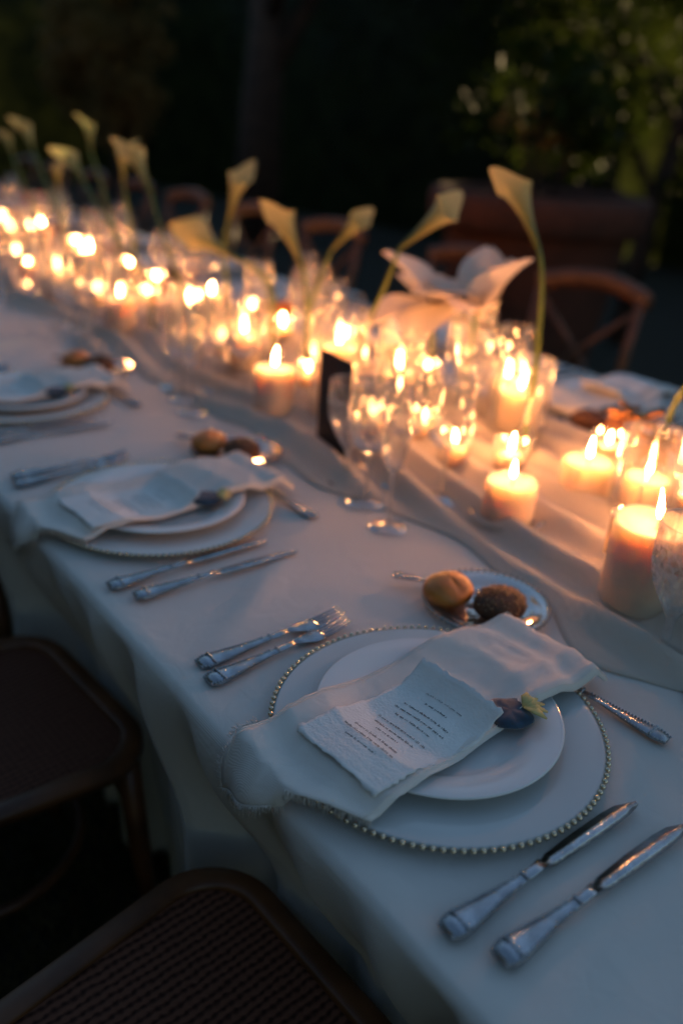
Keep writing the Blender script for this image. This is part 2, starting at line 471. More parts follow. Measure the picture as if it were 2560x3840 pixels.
tree('leafy_shrub', 'big leafy green shrub with sunlit tips above the terracotta pot', 'tree', (-3.5, 5.4, 0), 2.6,
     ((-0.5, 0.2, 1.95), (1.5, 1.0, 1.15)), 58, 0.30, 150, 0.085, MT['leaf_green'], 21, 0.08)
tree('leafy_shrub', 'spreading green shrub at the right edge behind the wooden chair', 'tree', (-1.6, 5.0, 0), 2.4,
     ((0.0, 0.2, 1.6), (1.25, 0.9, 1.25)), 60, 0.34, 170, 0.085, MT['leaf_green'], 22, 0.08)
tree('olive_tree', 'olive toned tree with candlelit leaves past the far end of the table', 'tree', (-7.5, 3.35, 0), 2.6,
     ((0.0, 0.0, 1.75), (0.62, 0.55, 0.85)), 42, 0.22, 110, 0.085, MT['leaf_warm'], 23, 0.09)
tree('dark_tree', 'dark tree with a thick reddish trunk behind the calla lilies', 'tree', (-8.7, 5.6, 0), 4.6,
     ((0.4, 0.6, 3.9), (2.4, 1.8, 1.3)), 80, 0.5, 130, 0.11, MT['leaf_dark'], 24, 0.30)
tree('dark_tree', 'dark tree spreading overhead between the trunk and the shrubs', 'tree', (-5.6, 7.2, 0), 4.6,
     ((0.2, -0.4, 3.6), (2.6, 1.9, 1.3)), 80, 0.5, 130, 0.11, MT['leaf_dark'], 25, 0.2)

# ------------------------------------------------------------------ terracotta pot with its plant
pot = thing('terracotta_pot', 'large terracotta garden pot with thick rim behind the wooden chairs', 'pot', (-2.80, 3.42, 0))
MB().lathe([(0.0, 0.0), (0.30, 0.0), (0.315, 0.03), (0.41, 0.62), (0.445, 0.92), (0.45, 0.935)], 40).build('pot_body', MT['terracotta'], pot)
MB().lathe([(0.445, 0.93), (0.50, 0.935), (0.525, 0.96), (0.53, 1.06), (0.515, 1.10), (0.47, 1.105), (0.45, 1.08), (0.44, 1.0)], 40).build('pot_rim', MT['terracotta'], pot)
MB().lathe([(0.44, 1.03), (0.2, 1.05), (0.0, 1.06)], 24).build('soil', MT['soil'], pot)
pl = thing('potted_plant', 'sparse green plant with a few rusty leaves growing in the terracotta pot', 'plant', (-2.80, 3.42, 1.04))
pm = MB()
for i in range(7):
    a = rnd.uniform(0, 6.28); rr = rnd.uniform(0.1, 0.4)
    pm.tube([(0.05 * math.cos(a), 0.05 * math.sin(a), 0), (rr * 0.5 * math.cos(a), rr * 0.5 * math.sin(a), 0.25), (rr * math.cos(a), rr * math.sin(a), rnd.uniform(0.35, 0.6))], [0.008, 0.006, 0.003], 6)
pm.build('stem', MT['bark'], pl)
V, F = leaves([(rnd.uniform(-0.35, 0.35), rnd.uniform(-0.3, 0.3), rnd.uniform(0.25, 0.6)) for _ in range(14)], [0.14] * 14, 26, 0.10, 31)
tri_cloud('foliage', V, F, MT['leaf_green'], pl)['kind'] = 'stuff'
V, F = leaves([(rnd.uniform(-0.2, 0.1), rnd.uniform(-0.3, 0.0), rnd.uniform(0.2, 0.45)) for _ in range(4)], [0.09] * 4, 12, 0.09, 32)
tri_cloud('rusty_foliage', V, F, MT['leaf_warm'], pl)['kind'] = 'stuff'

# ------------------------------------------------------------------ tablecloth and runner
NEAR, FARY, X0, X1 = 0.352, 1.985, -8.6, 1.3
SET_DX = 0.65
def set_x(k): return -0.490 - SET_DX * k
def sst(a, b, x):
    t = max(0, min(1, (x - a) / (b - a))); return t * t * (3 - 2 * t)
def tuck(x):
    """how far the chairs push the cloth in below the edge"""
    k = (x + 0.490) / SET_DX
    d = abs(k - round(k)) * SET_DX
    return 0.075 + 0.06 * (1 - sst(0.19, 0.30, d))
def cloth_pt(x, s):
    """s: metres along the near drape (negative = below edge), then across the top, then the far drape"""
    if s < 0:
        d = -s
        depth = min(1, d / 0.7)
        ph = x * 43 + 3.0 * noise.noise((x * 2.1, 1.7, 0))
        A = 0.060 * depth ** 0.5 * (0.65 + 0.5 * noise.noise((x * 3.3, 5, 2)))
        fold = A * (math.sin(ph) + 0.5 * math.sin(ph * 0.53 + 1.3) + 0.25 * math.sin(ph * 2.3 + 0.4)) * 0.75
        y = NEAR + 0.012 - 0.012 * min(1, d / 0.02) + tuck(x) * sst(0.0, 0.34, d) + 0.035 * sst(0.3, 0.75, d) + fold
        z = ZT - 0.010 - d
        return (x, y, z)
    w = FARY - NEAR
    if s <= w:
        r = 0.012
        t = min(s, w - s)
        zed = -0.010 * (1 - min(1, t / r)) ** 2
        q_ = (x + 0.83) * 0.8 + (s - 0.2) * 0.6
        z = ZT + zed + 0.006 * math.exp(-(q_ / 0.018) ** 2) * math.exp(-((s - 0.20) / 0.16) ** 2) + 0.0013 * math.exp(-((((x + 0.15) % 0.71) - 0.35) / 0.008) ** 2) + 0.0020 * noise.noise((x * 5, s * 7, 3)) + 0.0035 * max(0, noise.noise((x * 9 + s * 4, s * 2.0, 9)))
        return (x, NEAR + s, z)
    d = s - w
    return (x, FARY + 0.008 * math.sin(x * 25) * min(1, d * 4) - 0.05 * d, ZT - 0.010 - d)
svals = [-(ZT - 0.012) + i * (ZT - 0.012) / 34 for i in range(34)] + [0, 0.003, 0.007, 0.012] + [0.03 + i * 0.02 for i in range(26)] + \
        [0.6 + i * 0.05 for i in range(20)] + [1.59, 1.61, 1.62, 1.626, 1.630, FARY - NEAR] + [FARY - NEAR + i * 0.09 for i in range(1, 8)]
xs = []
x = X1
while x > X0:
    xs.append(x); x -= 0.016 if x > -2.6 else 0.04
nx, ns = len(xs), len(svals)
mb = MB()
mb.add([cloth_pt(x, s) for x in xs for s in svals], [(i * ns + j, i * ns + j + 1, (i + 1) * ns + j + 1, (i + 1) * ns + j) for i in range(nx - 1) for j in range(ns - 1)])
tc_o = mb.build('tablecloth', MT['cloth'])
sm = tc_o.modifiers.new('thickness', 'SOLIDIFY'); sm.thickness = 0.0012; sm.offset = -1
tag(tc_o, 'long off-white linen tablecloth falling to the ground in soft folds', 'tablecloth')

def runner_pt(u, v):
    x = 0.9 - 8.6 * u
    e0 = 0.865 + 0.085 * noise.noise((x * 3.1, 0, 5)) + 0.045 * noise.noise((x * 7.5, 3, 5))
    e1 = 1.47 + 0.05 * noise.noise((x * 2.0, 8, 5))
    y = e0 + (e1 - e0) * v
    ph = y * 70 + 8.0 * noise.noise((x * 1.6, y * 1.5, 2)) + x * 3.0
    edge = 0.85 * sst(0.0, 0.08, y - e0) + 0.12
    a = 0.5 + 0.5 * math.sin(ph)
    z = ZT + 0.003 + edge * 0.032 * a ** 1.3 * (0.65 + 0.6 * noise.noise((x * 3, y * 3, 11)) ** 2 + 0.25) + 0.004 * abs(noise.noise((x * 12, y * 14, 4)))
    if v < 0.02: z = ZT + 0.002
    return (x, y, z)
ro = MB().grid(runner_pt, 520, 56).build('table_runner', MT['runner'])
sm = ro.modifiers.new('thickness', 'SOLIDIFY'); sm.thickness = 0.0008; sm.offset = 1
tag(ro, 'crumpled cream gauze runner rippling along the middle of the table', 'runner')

# ------------------------------------------------------------------ chairs
def make_chair():
    t = thing('wooden_chair', 'x', 'chair')
    # seat outline, front towards -y, rounded front corners
    def outline(inset):
        pts = []
        wf, wb, yf, yb, rc = 0.222 - inset, 0.185 - inset, -0.225 + inset, 0.205 - inset, 0.10
        def corner(cx_, cy_, a0, a1, r_, n=8):
            for i in range(n + 1):
                a = a0 + (a1 - a0) * i / n
                pts.append((cx_ + r_ * math.cos(a), cy_ + r_ * math.sin(a)))
        rr = max(0.03, rc - inset); rb = max(0.02, 0.05 - inset)
        corner(wb - rb, yb - rb, 0, math.pi / 2, rb)
        corner(-wb + rb, yb - rb, math.pi / 2, math.pi, rb)
        corner(-wf + rr, yf + rr, math.pi, 1.5 * math.pi, rr)
        corner(wf - rr, yf + rr, 1.5 * math.pi, 2 * math.pi, rr)
        return pts
    o1, o2 = outline(0.0), outline(0.034)
    n = len(o1)
    ofs = outline(0.005)
    ifs = outline(0.030)
    rings = [(o1, 0.440), (o1, 0.455), (ofs, 0.461), (ifs, 0.461), (o2, 0.457), (o2, 0.440)]
    vs = [(p[0], p[1], z) for ring, z in rings for p in ring]; fs = []
    k = len(rings)
    for i in range(k):
        for j in range(n):
            j2 = (j + 1) % n
            fs.append((i * n + j, i * n + j2, ((i + 1) % k) * n + j2, ((i + 1) % k) * n + j))
    MB().add(vs, fs).build('seat_frame', MT['wood'], t)
    MB().add([(p[0], p[1], 0.4525) for p in o2] + [(0, 0, 0.447)] + [(p[0], p[1], 0.443) for p in o2],
             [(j, (j + 1) % n, n) for j in range(n)] + [tuple(range(n + 1, 2 * n + 1))[::-1]]).build('cane_seat', MT['cane'], t)
    for s in (-1, 1):
        MB().tube([(s * 0.185, -0.175, 0.445), (s * 0.192, -0.185, 0.25), (s * 0.205, -0.205, 0.0)], [0.019, 0.017, 0.013], 10).build('leg', MT['wood'], t)
        MB().tube([(s * 0.185, 0.275, 0.0), (s * 0.178, 0.205, 0.28), (s * 0.178, 0.195, 0.47), (s * 0.182, 0.225, 0.70), (s * 0.185, 0.262, 0.90)], [0.014, 0.017, 0.019, 0.017, 0.016], 10).build('back_post', MT['wood'], t)
        MB().tube([(s * 0.168, 0.199, 0.50), (s * 0.02, 0.238, 0.68), (-s * 0.165, 0.246, 0.85)], 0.010 if s > 0 else 0.0095, 8).build('cross_brace', MT['wood'], t)
        MB().tube([(s * 0.188, -0.18, 0.33), (s * 0.15, -0.172, 0.38), (s * 0.09, -0.176, 0.435)], 0.009, 8).build('corner_brace', MT['wood'], t)
    pts = []
    for i in range(13):
        a = -1 + 2 * i / 12
        pts.append((a * 0.205, 0.262 + 0.045 * (1 - a * a), 0.895 + 0.035 * (1 - a * a)))
    MB().tube(pts, 0.021, 10, 1.5).build('top_rail', MT['wood'], t)
    ring = []
    for i in range(25):
        a = 2 * math.pi * i / 24
        ring.append((0.165 * math.cos(a), 0.165 * math.sin(a) * 1.02 + 0.01, 0.24))
    MB().tube(ring, 0.009, 8, cap=False).build('stretcher_ring', MT['wood'], t)
    return t
chair = Proto(make_chair())
near_lab = ['dark wooden chair with round-cornered woven seat in the near corner', 'dark wooden chair with woven seat, second along the near side',
            'dark wooden chair mostly hidden at the left edge, third along the near side']
for k in range(3):
    chair.put((set_x(k) - (0.0, 0.0, 0.02)[k], 0.225 - (0.0, 0.012, 0)[k], 0), math.pi + (0.05, 0.08, 0.02)[k], near_lab[k], 'chairs along the near side')
ORD = ['first', 'second', 'third', 'fourth', 'fifth', 'sixth', 'seventh', 'eighth', 'ninth', 'tenth', 'eleventh', 'twelfth', 'thirteenth', 'fourteenth', 'fifteenth', 'sixteenth', 'seventeenth', 'eighteenth', 'nineteenth', 'twentieth']
ORD += ['twenty-' + o for o in ORD[:9]] + ['thirtieth'] + ['thirty-' + o for o in ORD[:9]]
for i, (x, a) in enumerate([(-1.66, 0.10), (-2.27, -0.05), (-3.08, 0.04), (-3.74, -0.03), (-4.42, 0.05), (-5.07, 0.0), (-5.72, -0.04), (-6.37, 0.03), (-7.0, 0.0)]):
    chair.put((x, 2.13, 0), a, f'dark cross-back wooden chair, {ORD[i]} from the right along the far side', 'chairs along the far side')

# ------------------------------------------------------------------ tableware prototypes (origin at the centre of the base)
def make_charger():
    t = thing('charger_plate', 'x', 'charger plate')
    MB().lathe([(0.0, 0.004), (0.115, 0.004), (0.125, 0.006), (0.168, 0.0125), (0.172, 0.0115), (0.168, 0.009), (0.12, 0.001), (0.0, 0.0)], 72).build('plate_body', MT['charger_glass'], t)
    b = MB()
    for i in range(124):
        a = 2 * math.pi * i / 124
        b.ball((0.173 * math.cos(a), 0.173 * math.sin(a), 0.0115), 0.0032, 6, 4)
    b.build('beaded_rim', MT['gold'], t)
    return t
def make_plate():
    t = thing('dinner_plate', 'x', 'plate')
    MB().lathe([(0.0, 0.0035), (0.082, 0.0035), (0.092, 0.007), (0.100, 0.0125), (0.131, 0.018), (0.134, 0.0172), (0.131, 0.0155), (0.10, 0.0095), (0.085, 0.0005), (0.0, 0.0)], 72).build('plate_well', MT['china'], t)
    MB().lathe([(0.1310, 0.0181), (0.1335, 0.0186), (0.1352, 0.0172), (0.1335, 0.0158)], 72).build('rim_band', MT['china'], t)
    return t
def make_bread_plate():
    t = thing('bread_plate', 'x', 'plate')
    MB().lathe([(0.0, 0.003), (0.055, 0.003), (0.062, 0.005), (0.083, 0.013), (0.085, 0.0125), (0.083, 0.011), (0.06, 0.001), (0.0, 0.0)], 48).build('plate_body', MT['bread_glass'], t)
    b = MB()
    for i in range(56):
        a = 2 * math.pi * i / 56
        b.ball((0.085 * math.cos(a), 0.085 * math.sin(a), 0.0125), 0.0034, 6, 4)
    b.build('beaded_rim', MT['stem_glass'], t)
    return t
def plate_z(dy, dx):
    """height of charger + dinner plate surface above the cloth at a spot"""
    r = math.hypot(dx, dy)
    if r < 0.092: return 0.0085 + 0.0045
    if r < 0.135: return 0.0085 + 0.0045 + 0.0145 * (r - 0.092) / 0.043
    if r < 0.190: return 0.0185 + 0.009 * max(0, 1 - (r - 0.135) / 0.02)
    return max(0.001, 0.0185 * (1 - (r - 0.190) / 0.02))
def make_napkin(seed):
    t = thing('linen_napkin', 'x', 'napkin')
    # runs from beyond the charger, over the plate, and off the near edge of the table; local y=0 at plate centre
    path = []
    y = 0.235
    yedge = -(0.56 - NEAR)
    S = []
    while y > yedge - 0.001: S.append((y, None)); y -= 0.009
    hang = 0.062
    k = 12
    def f(u, v, side=0):
        s = u * (0.218 - yedge + hang - 0.105 * v)
        dx = (v - 0.5) * (0.158 + 0.012 * math.sin(u * 5 + seed)) + 0.006 * math.sin(u * 7 + seed * 2)
        if s < 0.218 - yedge:
            y = 0.218 - s
            # the cloth bridges over rims: smooth maximum of plate heights along y
            z = max(plate_z(y + o, dx) for o in (-0.02, -0.01, 0, 0.01, 0.02)) + 0.004
            z += 0.010 * math.exp(-((y - 0.196) / 0.028) ** 2) + 0.004 * math.sin(v * 9 + seed) * sst(0.0, 0.2, abs(y)) * (1 if y > 0 else 0.4)
            z += 0.0020 * math.exp(-((v - 0.36) / 0.03) ** 2) + 0.0016 * math.exp(-((v - 0.68) / 0.03) ** 2) + 0.0018 * math.exp(-((y - 0.05) / 0.006) ** 2) + 0.0025 * noise.noise((dx * 35 + seed, y * 22, 0)) * sst(0.02, 0.12, abs(y - 0.0)) + 0.010 * math.exp(-((v - 0.93) / 0.05) ** 2) * sst(-0.16, 0.05, y) * 0.8
            sk = -0.12 * (y - 0.02) * (v - 0.5)
            return (dx + sk, y, z)
        d = s - (0.218 - yedge)
        tk = 0.03 * sst(0, 0.2, d)
        return (dx - 0.12 * (yedge - 0.02) * (v - 0.5), yedge - 0.006 - 0.010 * (1 - math.exp(-d / 0.012)) + tk + 0.006 * math.sin(v * 11 + seed), 0.005 - d * 0.97)
    o = MB().grid(f, 64, 20).build('cloth', MT['napkin'], t)
    m_ = o.modifiers.new('thickness', 'SOLIDIFY'); m_.thickness = 0.0012; m_.offset = 1
    # folded hem line doubled along the long sides
    hem = MB()
    for v in (0.03, 0.97):
        pts = [Vector(f(u / 40, v)) + Vector((0, 0, 0.0022)) for u in range(0, 41)]
        hem.tube(pts, 0.0005, 6)
    hem.build('stitched_hem', MT['napkin'], t)
    fr = MB()
    rg = random.Random(seed)
    for i in range(260):
        v = (i + 0.5) / 260
        a = Vector(f(0.995, v)); L_ = rg.uniform(0.005, 0.014)
        fr.tube([a, a + Vector((rg.uniform(-0.004, 0.004), rg.uniform(-0.004, 0.002), -L_))], [0.0005, 0.0003], 3)
    for i in range(90):
        u = 0.80 + 0.2 * i / 90
        a = Vector(f(u, 0.0)); fr.tube([a, a + Vector((-rg.uniform(0.003, 0.010), rg.uniform(-0.004, 0.004), rg.uniform(-0.005, 0.001)))], [0.0005, 0.0003], 3)
    fr.build('frayed_fringe', MT['napkin'], t)
    return t
def make_card(seed):
    t = thing('menu_card', 'x', 'menu card')
    rg = random.Random(seed)
    n = 26
    def zc(x, y):
        ay = y - 0.062
        return max(plate_z(ay + o, x * 0.9) for o in (-0.022, -0.011, 0, 0.011, 0.022)) - 0.013 + 0.0015 * math.sin(x * 60 + 1) + 0.5 * max(0, y - 0.05) ** 2 / 0.04
    vs = []; 
    nu, nv = 30, 40
    for i in range(nu):
        for j in range(nv):
            u, v = i / (nu - 1) - 0.5, j / (nv - 1) - 0.5
            jx = (rg.uniform(-0.0016, 0.0016) + 0.0012 * noise.noise((v * 20, seed, i))) if i in (0, nu - 1) else 0
            jy = (rg.uniform(-0.0016, 0.0016) + 0.0012 * noise.noise((u * 20, seed, j))) if j in (0, nv - 1) else 0
            x, y = u * 0.118 + jx, v * 0.185 + jy
            vs.append((x, y, zc(x, y)))
    o = MB().add(vs, [(i * nv + j, (i + 1) * nv + j, (i + 1) * nv + j + 1, i * nv + j + 1) for i in range(nu - 1) for j in range(nv - 1)]).build('paper', MT['paper'], t)
    m_ = o.modifiers.new('thickness', 'SOLIDIFY'); m_.thickness = 0.0009; m_.offset = -1
    tx = MB()
    y = 0.066
    for ln in range(11):
        w = (0.05, 0.03, 0.062, 0.07, 0.048, 0.066, 0.056, 0.03, 0.06, 0.07, 0.044)[ln]
        x = -w / 2
        while x < w / 2:
            for q in range(rg.randint(2, 8)):
                if x > w / 2: break
                hh = rg.choice((0.0016, 0.0016, 0.0017, 0.0026)); dd = rg.choice((0, 0, 0, -0.0008))
                def quad(x0, y0, x1, y1):
                    z_ = zc((x0 + x1) / 2, y0) + 0.0005
                    tx.add([(x0, y0, z_), (x1, y0, z_), (x1, y1, z_), (x0, y1, z_)], [(0, 1, 2, 3)])
                quad(x, y + dd, x + 0.0006, y + hh)
                m2 = rg.randint(0, 3)
                if m2: quad(x + 0.0006, y + (0.0013, 0, 0.0007)[m2 - 1], x + 0.0010, y + (0.0017, 0.0005, 0.0012)[m2 - 1])
                if m2 > 1: quad(x + 0.0010, y, x + 0.0015, y + 0.0016)
                x += 0.0018
            x += 0.0016
        y -= (0.0125, 0.016, 0.0105, 0.0105, 0.016, 0.0105, 0.0105, 0.016, 0.0105, 0.0105, 0.01)[ln]
    tx.build('printed_text', MT['ink'], t, smooth=False)
    return t
def make_fold_shade():  # navy pad added in place of the dark shade under the napkin fold
    t = thing('fold_shade_pad', 'x', 'fold_shade')
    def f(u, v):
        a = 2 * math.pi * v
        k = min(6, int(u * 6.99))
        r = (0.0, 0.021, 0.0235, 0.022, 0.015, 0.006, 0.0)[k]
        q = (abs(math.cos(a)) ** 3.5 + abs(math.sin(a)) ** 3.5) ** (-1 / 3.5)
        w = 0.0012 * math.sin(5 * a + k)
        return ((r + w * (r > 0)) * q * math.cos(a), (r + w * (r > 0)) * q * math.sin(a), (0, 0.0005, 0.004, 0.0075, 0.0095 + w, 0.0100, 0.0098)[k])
    MB().grid(f, 7, 33).build('pad', MT['navy'], t)
    b = MB()
    for i in range(5):
        a = -0.9 + 0.45 * i
        tip = Vector((0.030 * math.sin(a), 0.018 + 0.022 * math.cos(a), 0.012))
        p0_ = Vector((0, 0.016, 0.011))
        b.tube([tuple(p0_), tuple(p0_.lerp(tip, 0.5) + Vector((0, 0, 0.003))), tuple(tip)], [0.002, 0.0065, 0.0015], 8, 0.25)
    b.build('yellow_petals', MT['pale_petal'], t)
    return t
def handle_mb(L_, w0, w1):
    """flat-oval handle from y=0 (end) to y=L_, with flared end"""
    mb = MB(); pts = []; rad = []
    for i in range(13):
        u = i / 12
        pts.append((0, L_ * u, 0.0045 + 0.004 * u * u))
        flare = w0 * (1.0 - 0.62 * sst(0.0, 0.75, u)) if u > 0.06 else w0 * (0.7 + 5 * u)
        rad.append(flare if u < 0.93 else w1)
    return mb.tube(pts, rad, 10, 0.38), pts, rad
def beading(pts, rad):
    b = MB()
    for s in (-1, 1):
        for i in range(26):
            u = i / 25 * 0.72 * 12
            j = int(u); q = u - j
            p = Vector(pts[j]).lerp(Vector(pts[min(12, j + 1)]), q); r_ = rad[j] * (1 - q) + rad[min(12, j + 1)] * q
            b.ball((p.x + s * r_ * 0.86, p.y, p.z + r_ * 0.20), 0.0017, 6, 4)
    for q in (0.10, 0.78):
        p = Vector(pts[int(q * 12)]); r_ = rad[int(q * 12)]
        for k in range(5):
            b.ball((p.x + (k - 2) * r_ * 0.36, p.y + 0.006, p.z + r_ * 0.36), 0.0022, 6, 4)
    return b
def make_fork():
    t = thing('silver_fork', 'x', 'fork')
    mb, pts, rad = handle_mb(0.125, 0.0138, 0.0042)
    h = mb.build('handle', MT['silver'], t); beading(pts, rad).build('beading', MT['silver'], h)
    MB().tube([(0, 0.124, 0.0085), (0, 0.138, 0.0075), (0, 0.152, 0.005), (0, 0.165, 0.0045), (0, 0.170, 0.005)], [0.0042, 0.008, 0.0125, 0.0125, 0.011], 12, 0.2).build('fork_head', MT['silver'], t)
    for k in range(4):
        x = (k - 1.5) * 0.0062
        MB().tube([(x, 0.164, 0.0048), (x, 0.185, 0.006), (x * 0.95, 0.205, 0.0095), (x * 0.9, 0.212, 0.012)], [0.0021, 0.0020, 0.0015, 0.0008], 6).build('tine', MT['silver'], t)
    return t
def make_knife():
    t = thing('silver_knife', 'x', 'knife')
    mb, pts, rad = handle_mb(0.118, 0.0135, 0.0062)
    h = mb.build('handle', MT['silver'], t); beading(pts, rad).build('beading', MT['silver'], h)
    mb = MB(); vs = []; fs = []
    prof = [(0.117, -0.004, 0.005), (0.130, -0.0075, 0.0075), (0.170, -0.0095, 0.0085), (0.215, -0.0100, 0.0088), (0.235, -0.0085, 0.0080), (0.250, -0.003, 0.0060), (0.256, 0.002, 0.004)]
    for y, a, b in prof: vs += [(a, y, 0.0062), (0.001, y, 0.0085), (b, y, 0.0070), (0.001, y, 0.0050)]
    for i in range(len(prof) - 1):
        for k in range(4):
            fs.append((i * 4 + k, i * 4 + (k + 1) % 4, i * 4 + 4 + (k + 1) % 4, i * 4 + 4 + k))
    fs += [(0, 1, 2, 3), (24, 27, 26, 25)]
    mb.add(vs, fs).build('blade', MT['silver'], t)
    return t
def make_spoon():
    t = thing('silver_spoon', 'x', 'spoon')
    mb, pts, rad = handle_mb(0.135, 0.011, 0.0036)
    h = mb.build('handle', MT['silver'], t); beading(pts, rad).build('beading', MT['silver'], h)
    def f(u, v):
        a = 2 * math.pi * v; r_ = math.sin(u * math.pi / 2)
        return (0.017 * r_ * math.cos(a) * (1 - 0.15 * math.sin(a)), 0.166 + 0.031 * r_ * math.sin(a), 0.003 + 0.0075 * r_ ** 2)
    o = MB().grid(f, 8, 21).build('spoon_bowl', MT['silver'], t)
    m_ = o.modifiers.new('thickness', 'SOLIDIFY'); m_.thickness = 0.0012; m_.offset = -1
    return t
def make_bun(dark):
    t = thing('bread_roll', 'x', 'bread roll')
    def f(u, v):
        p = -math.pi / 2 + math.pi * u; a = 2 * math.pi * v
        r_ = math.cos(p) * 0.036 * (1 + 0.05 * math.sin(2 * a + 1))
        z = 0.019 + (0.021 if p > 0 else 0.018) * math.sin(p) - (0.004 * math.exp(-((a % math.pi - 1.2) / 0.16) ** 2) * max(0, math.sin(p)) if not dark else 0)
        w = 0.0018 * noise.noise((r_ * math.cos(a) * 40, r_ * math.sin(a) * 40, z * 40 + (9 if dark else 0)))
        return (r_ * math.cos(a) * 1.06 + w, r_ * math.sin(a) + w, z + w)
    MB().grid(f, 18, 33).build('crust', MT['bun_dark'] if dark else MT['bun_gold'], t)
    if dark:
        s = MB(); rg = random.Random(4)
        for i in range(110):
            a = rg.uniform(0, 6.28); p = rg.uniform(0.25, 1.5)
            c = (0.0365 * math.cos(p) * math.cos(a) * 1.06, 0.0365 * math.cos(p) * math.sin(a), 0.0193 + 0.0213 * math.sin(p))
            s.ball(c, 0.0021, 5, 3, (1.2, 0.7, 0.5))
        s.build('seeds', MT['seed'], t)
    return t
def glass_proto(name, cat, h, bowl, stem_h, foot=0.034):
    t = thing(name, 'x', cat)
    z0 = stem_h
    MB().lathe([(r, z0 + z * (h - z0)) for r, z in bowl], 40).build('bowl', MT['glass'], t)
    rt = bowl[-1][0]
    MB().lathe([(rt - 0.0006, h), (rt + 0.0007, h + 0.0005), (rt + 0.0007, h - 0.001), (rt - 0.0006, h - 0.001)], 40).build('lip', MT['stem_glass'], t)
    MB().lathe([(0.009, z0 + 0.003), (0.005, z0 - 0.006), (0.0036, z0 - 0.025), (0.0036, 0.022), (0.007, 0.008)], 16).build('stem', MT['stem_glass'], t)
    MB().lathe([(0.007, 0.008), (0.02, 0.0042), (foot, 0.002), (foot + 0.0006, 0.001), (foot, 0.0)], 40).build('foot', MT['stem_glass'], t)
    return t
def crystal_proto():
    t = thing('crystal_goblet', 'x', 'glass')
    mb = MB(); n = 40; rows = 15; z0, h = 0.065, 0.19
    vs = []
    for i in range(rows):
        u = i / (rows - 1)
        r = 0.010 + 0.032 * math.sin(min(1, u * 1.5) * math.pi / 2) - 0.002 * u * u
        for k in range(n):
            cut = 1 - (0.055 if (k + i) % 2 else 0.0) * (1 if 1 < i < 11 else 0)
            a = 2 * math.pi * k / n
            vs.append((r * cut * math.cos(a), r * cut * math.sin(a), z0 + u * (h - z0)))
    fs = []
    for i in range(rows - 1):
        for k in range(n):
            k2 = (k + 1) % n
            q = (i * n + k, i * n + k2, (i + 1) * n + k2, (i + 1) * n + k)
            fs += [(q[0], q[1], q[2]), (q[0], q[2], q[3])] if (k + i) % 2 else [(q[0], q[1], q[3]), (q[1], q[2], q[3])]
    mb.add(vs, fs).build('bowl', MT['crystal'], t, smooth=False)
    MB().lathe([(0.0395, h), (0.0407, h + 0.0005), (0.0407, h - 0.001), (0.0395, h - 0.001)], 40).build('lip', MT['stem_glass'], t)
    MB().lathe([(0.012, z0 + 0.004), (0.008, z0 - 0.004), (0.005, z0 - 0.018), (0.007, 0.030), (0.005, 0.022), (0.009, 0.008)], 8).build('stem', MT['crystal'], t, smooth=False)
    MB().lathe([(0.009, 0.008), (0.02, 0.0050), (0.036, 0.003), (0.0366, 0.001), (0.036, 0.0)], 16).build('foot', MT['crystal'], t, smooth=False)
    return t
def make_pillar(r, h, seed):
    t = thing('pillar_candle', 'x', 'candle')
    rg = random.Random(seed)
    w = 0.0025
    def body(u, v):
        a = 2 * math.pi * v
        prof = [(0.0, 0.0), (r * 0.97, 0.0), (r, 0.004), (r, h * 0.35), (r, h * 0.7), (r * 0.995, h - 0.004), (r * 0.96, h), (r * 0.86, h - 0.003), (r * 0.70, h - 0.008), (r * 0.35, h - 0.010), (0.0, h - 0.0105)]
        i = min(10, int(round(u * 10)))
        rr, z = prof[i]
        k = 1 + 0.012 * math.sin(a * 2 + seed) + 0.01 * noise.noise((math.cos(a) * 2, math.sin(a) * 2, z * 20 + seed))
        zz = z + (0.004 * noise.noise((math.cos(a) * 1.5, math.sin(a) * 1.5, seed)) if 5 <= i <= 8 else 0)
        return (rr * k * math.cos(a), rr * k * math.sin(a), zz)
    MB().grid(body, 11, 33).build('wax_body', MT['wax'], t)
    MB().tube([(0, 0, h - 0.012), (0.001, 0, h - 0.001), (0.0025, 0.001, h + 0.008)], [0.0012, 0.001, 0.0008], 6).build('wick', MT['wick'], t)
    flame_mb(h + 0.006, rg.uniform(0.75, 1.2), rg.uniform(-0.006, 0.006)).build('flame', MT['flame'], t)
    dr = MB()
    for i in range(rg.randint(2, 4)):
        a = rg.uniform(0, 6.28); l_ = rg.uniform(0.2, 0.6) * h
        dr.tube([(r * 0.93 * math.cos(a), r * 0.93 * math.sin(a), h + 0.0005), (r * 1.005 * math.cos(a), r * 1.005 * math.sin(a), h - 0.006), (r * 1.01 * math.cos(a + 0.03), r * 1.01 * math.sin(a + 0.03), h - l_)], [0.002, 0.0032, 0.0036], 8)
    recalc(dr.build('wax_drip', MT['wax'], t))
    return t
def flame_mb(z0, s=1.0, lean=0.0):
    mb = MB()
    for i, (r, z) in enumerate([(0.0004, 0), (0.0030, 0.004), (0.0041, 0.009), (0.0036, 0.017), (0.0020, 0.026), (0.0003, 0.037)]):
        mb.v += [(r * math.cos(k * math.pi / 4) + lean * (z / 0.037) ** 2, r * math.sin(k * math.pi / 4), z0 + z * s) for k in range(8)]
        if i: mb.f += [((i - 1) * 8 + k, (i - 1) * 8 + (k + 1) % 8, i * 8 + (k + 1) % 8, i * 8 + k) for k in range(8)]
    return mb
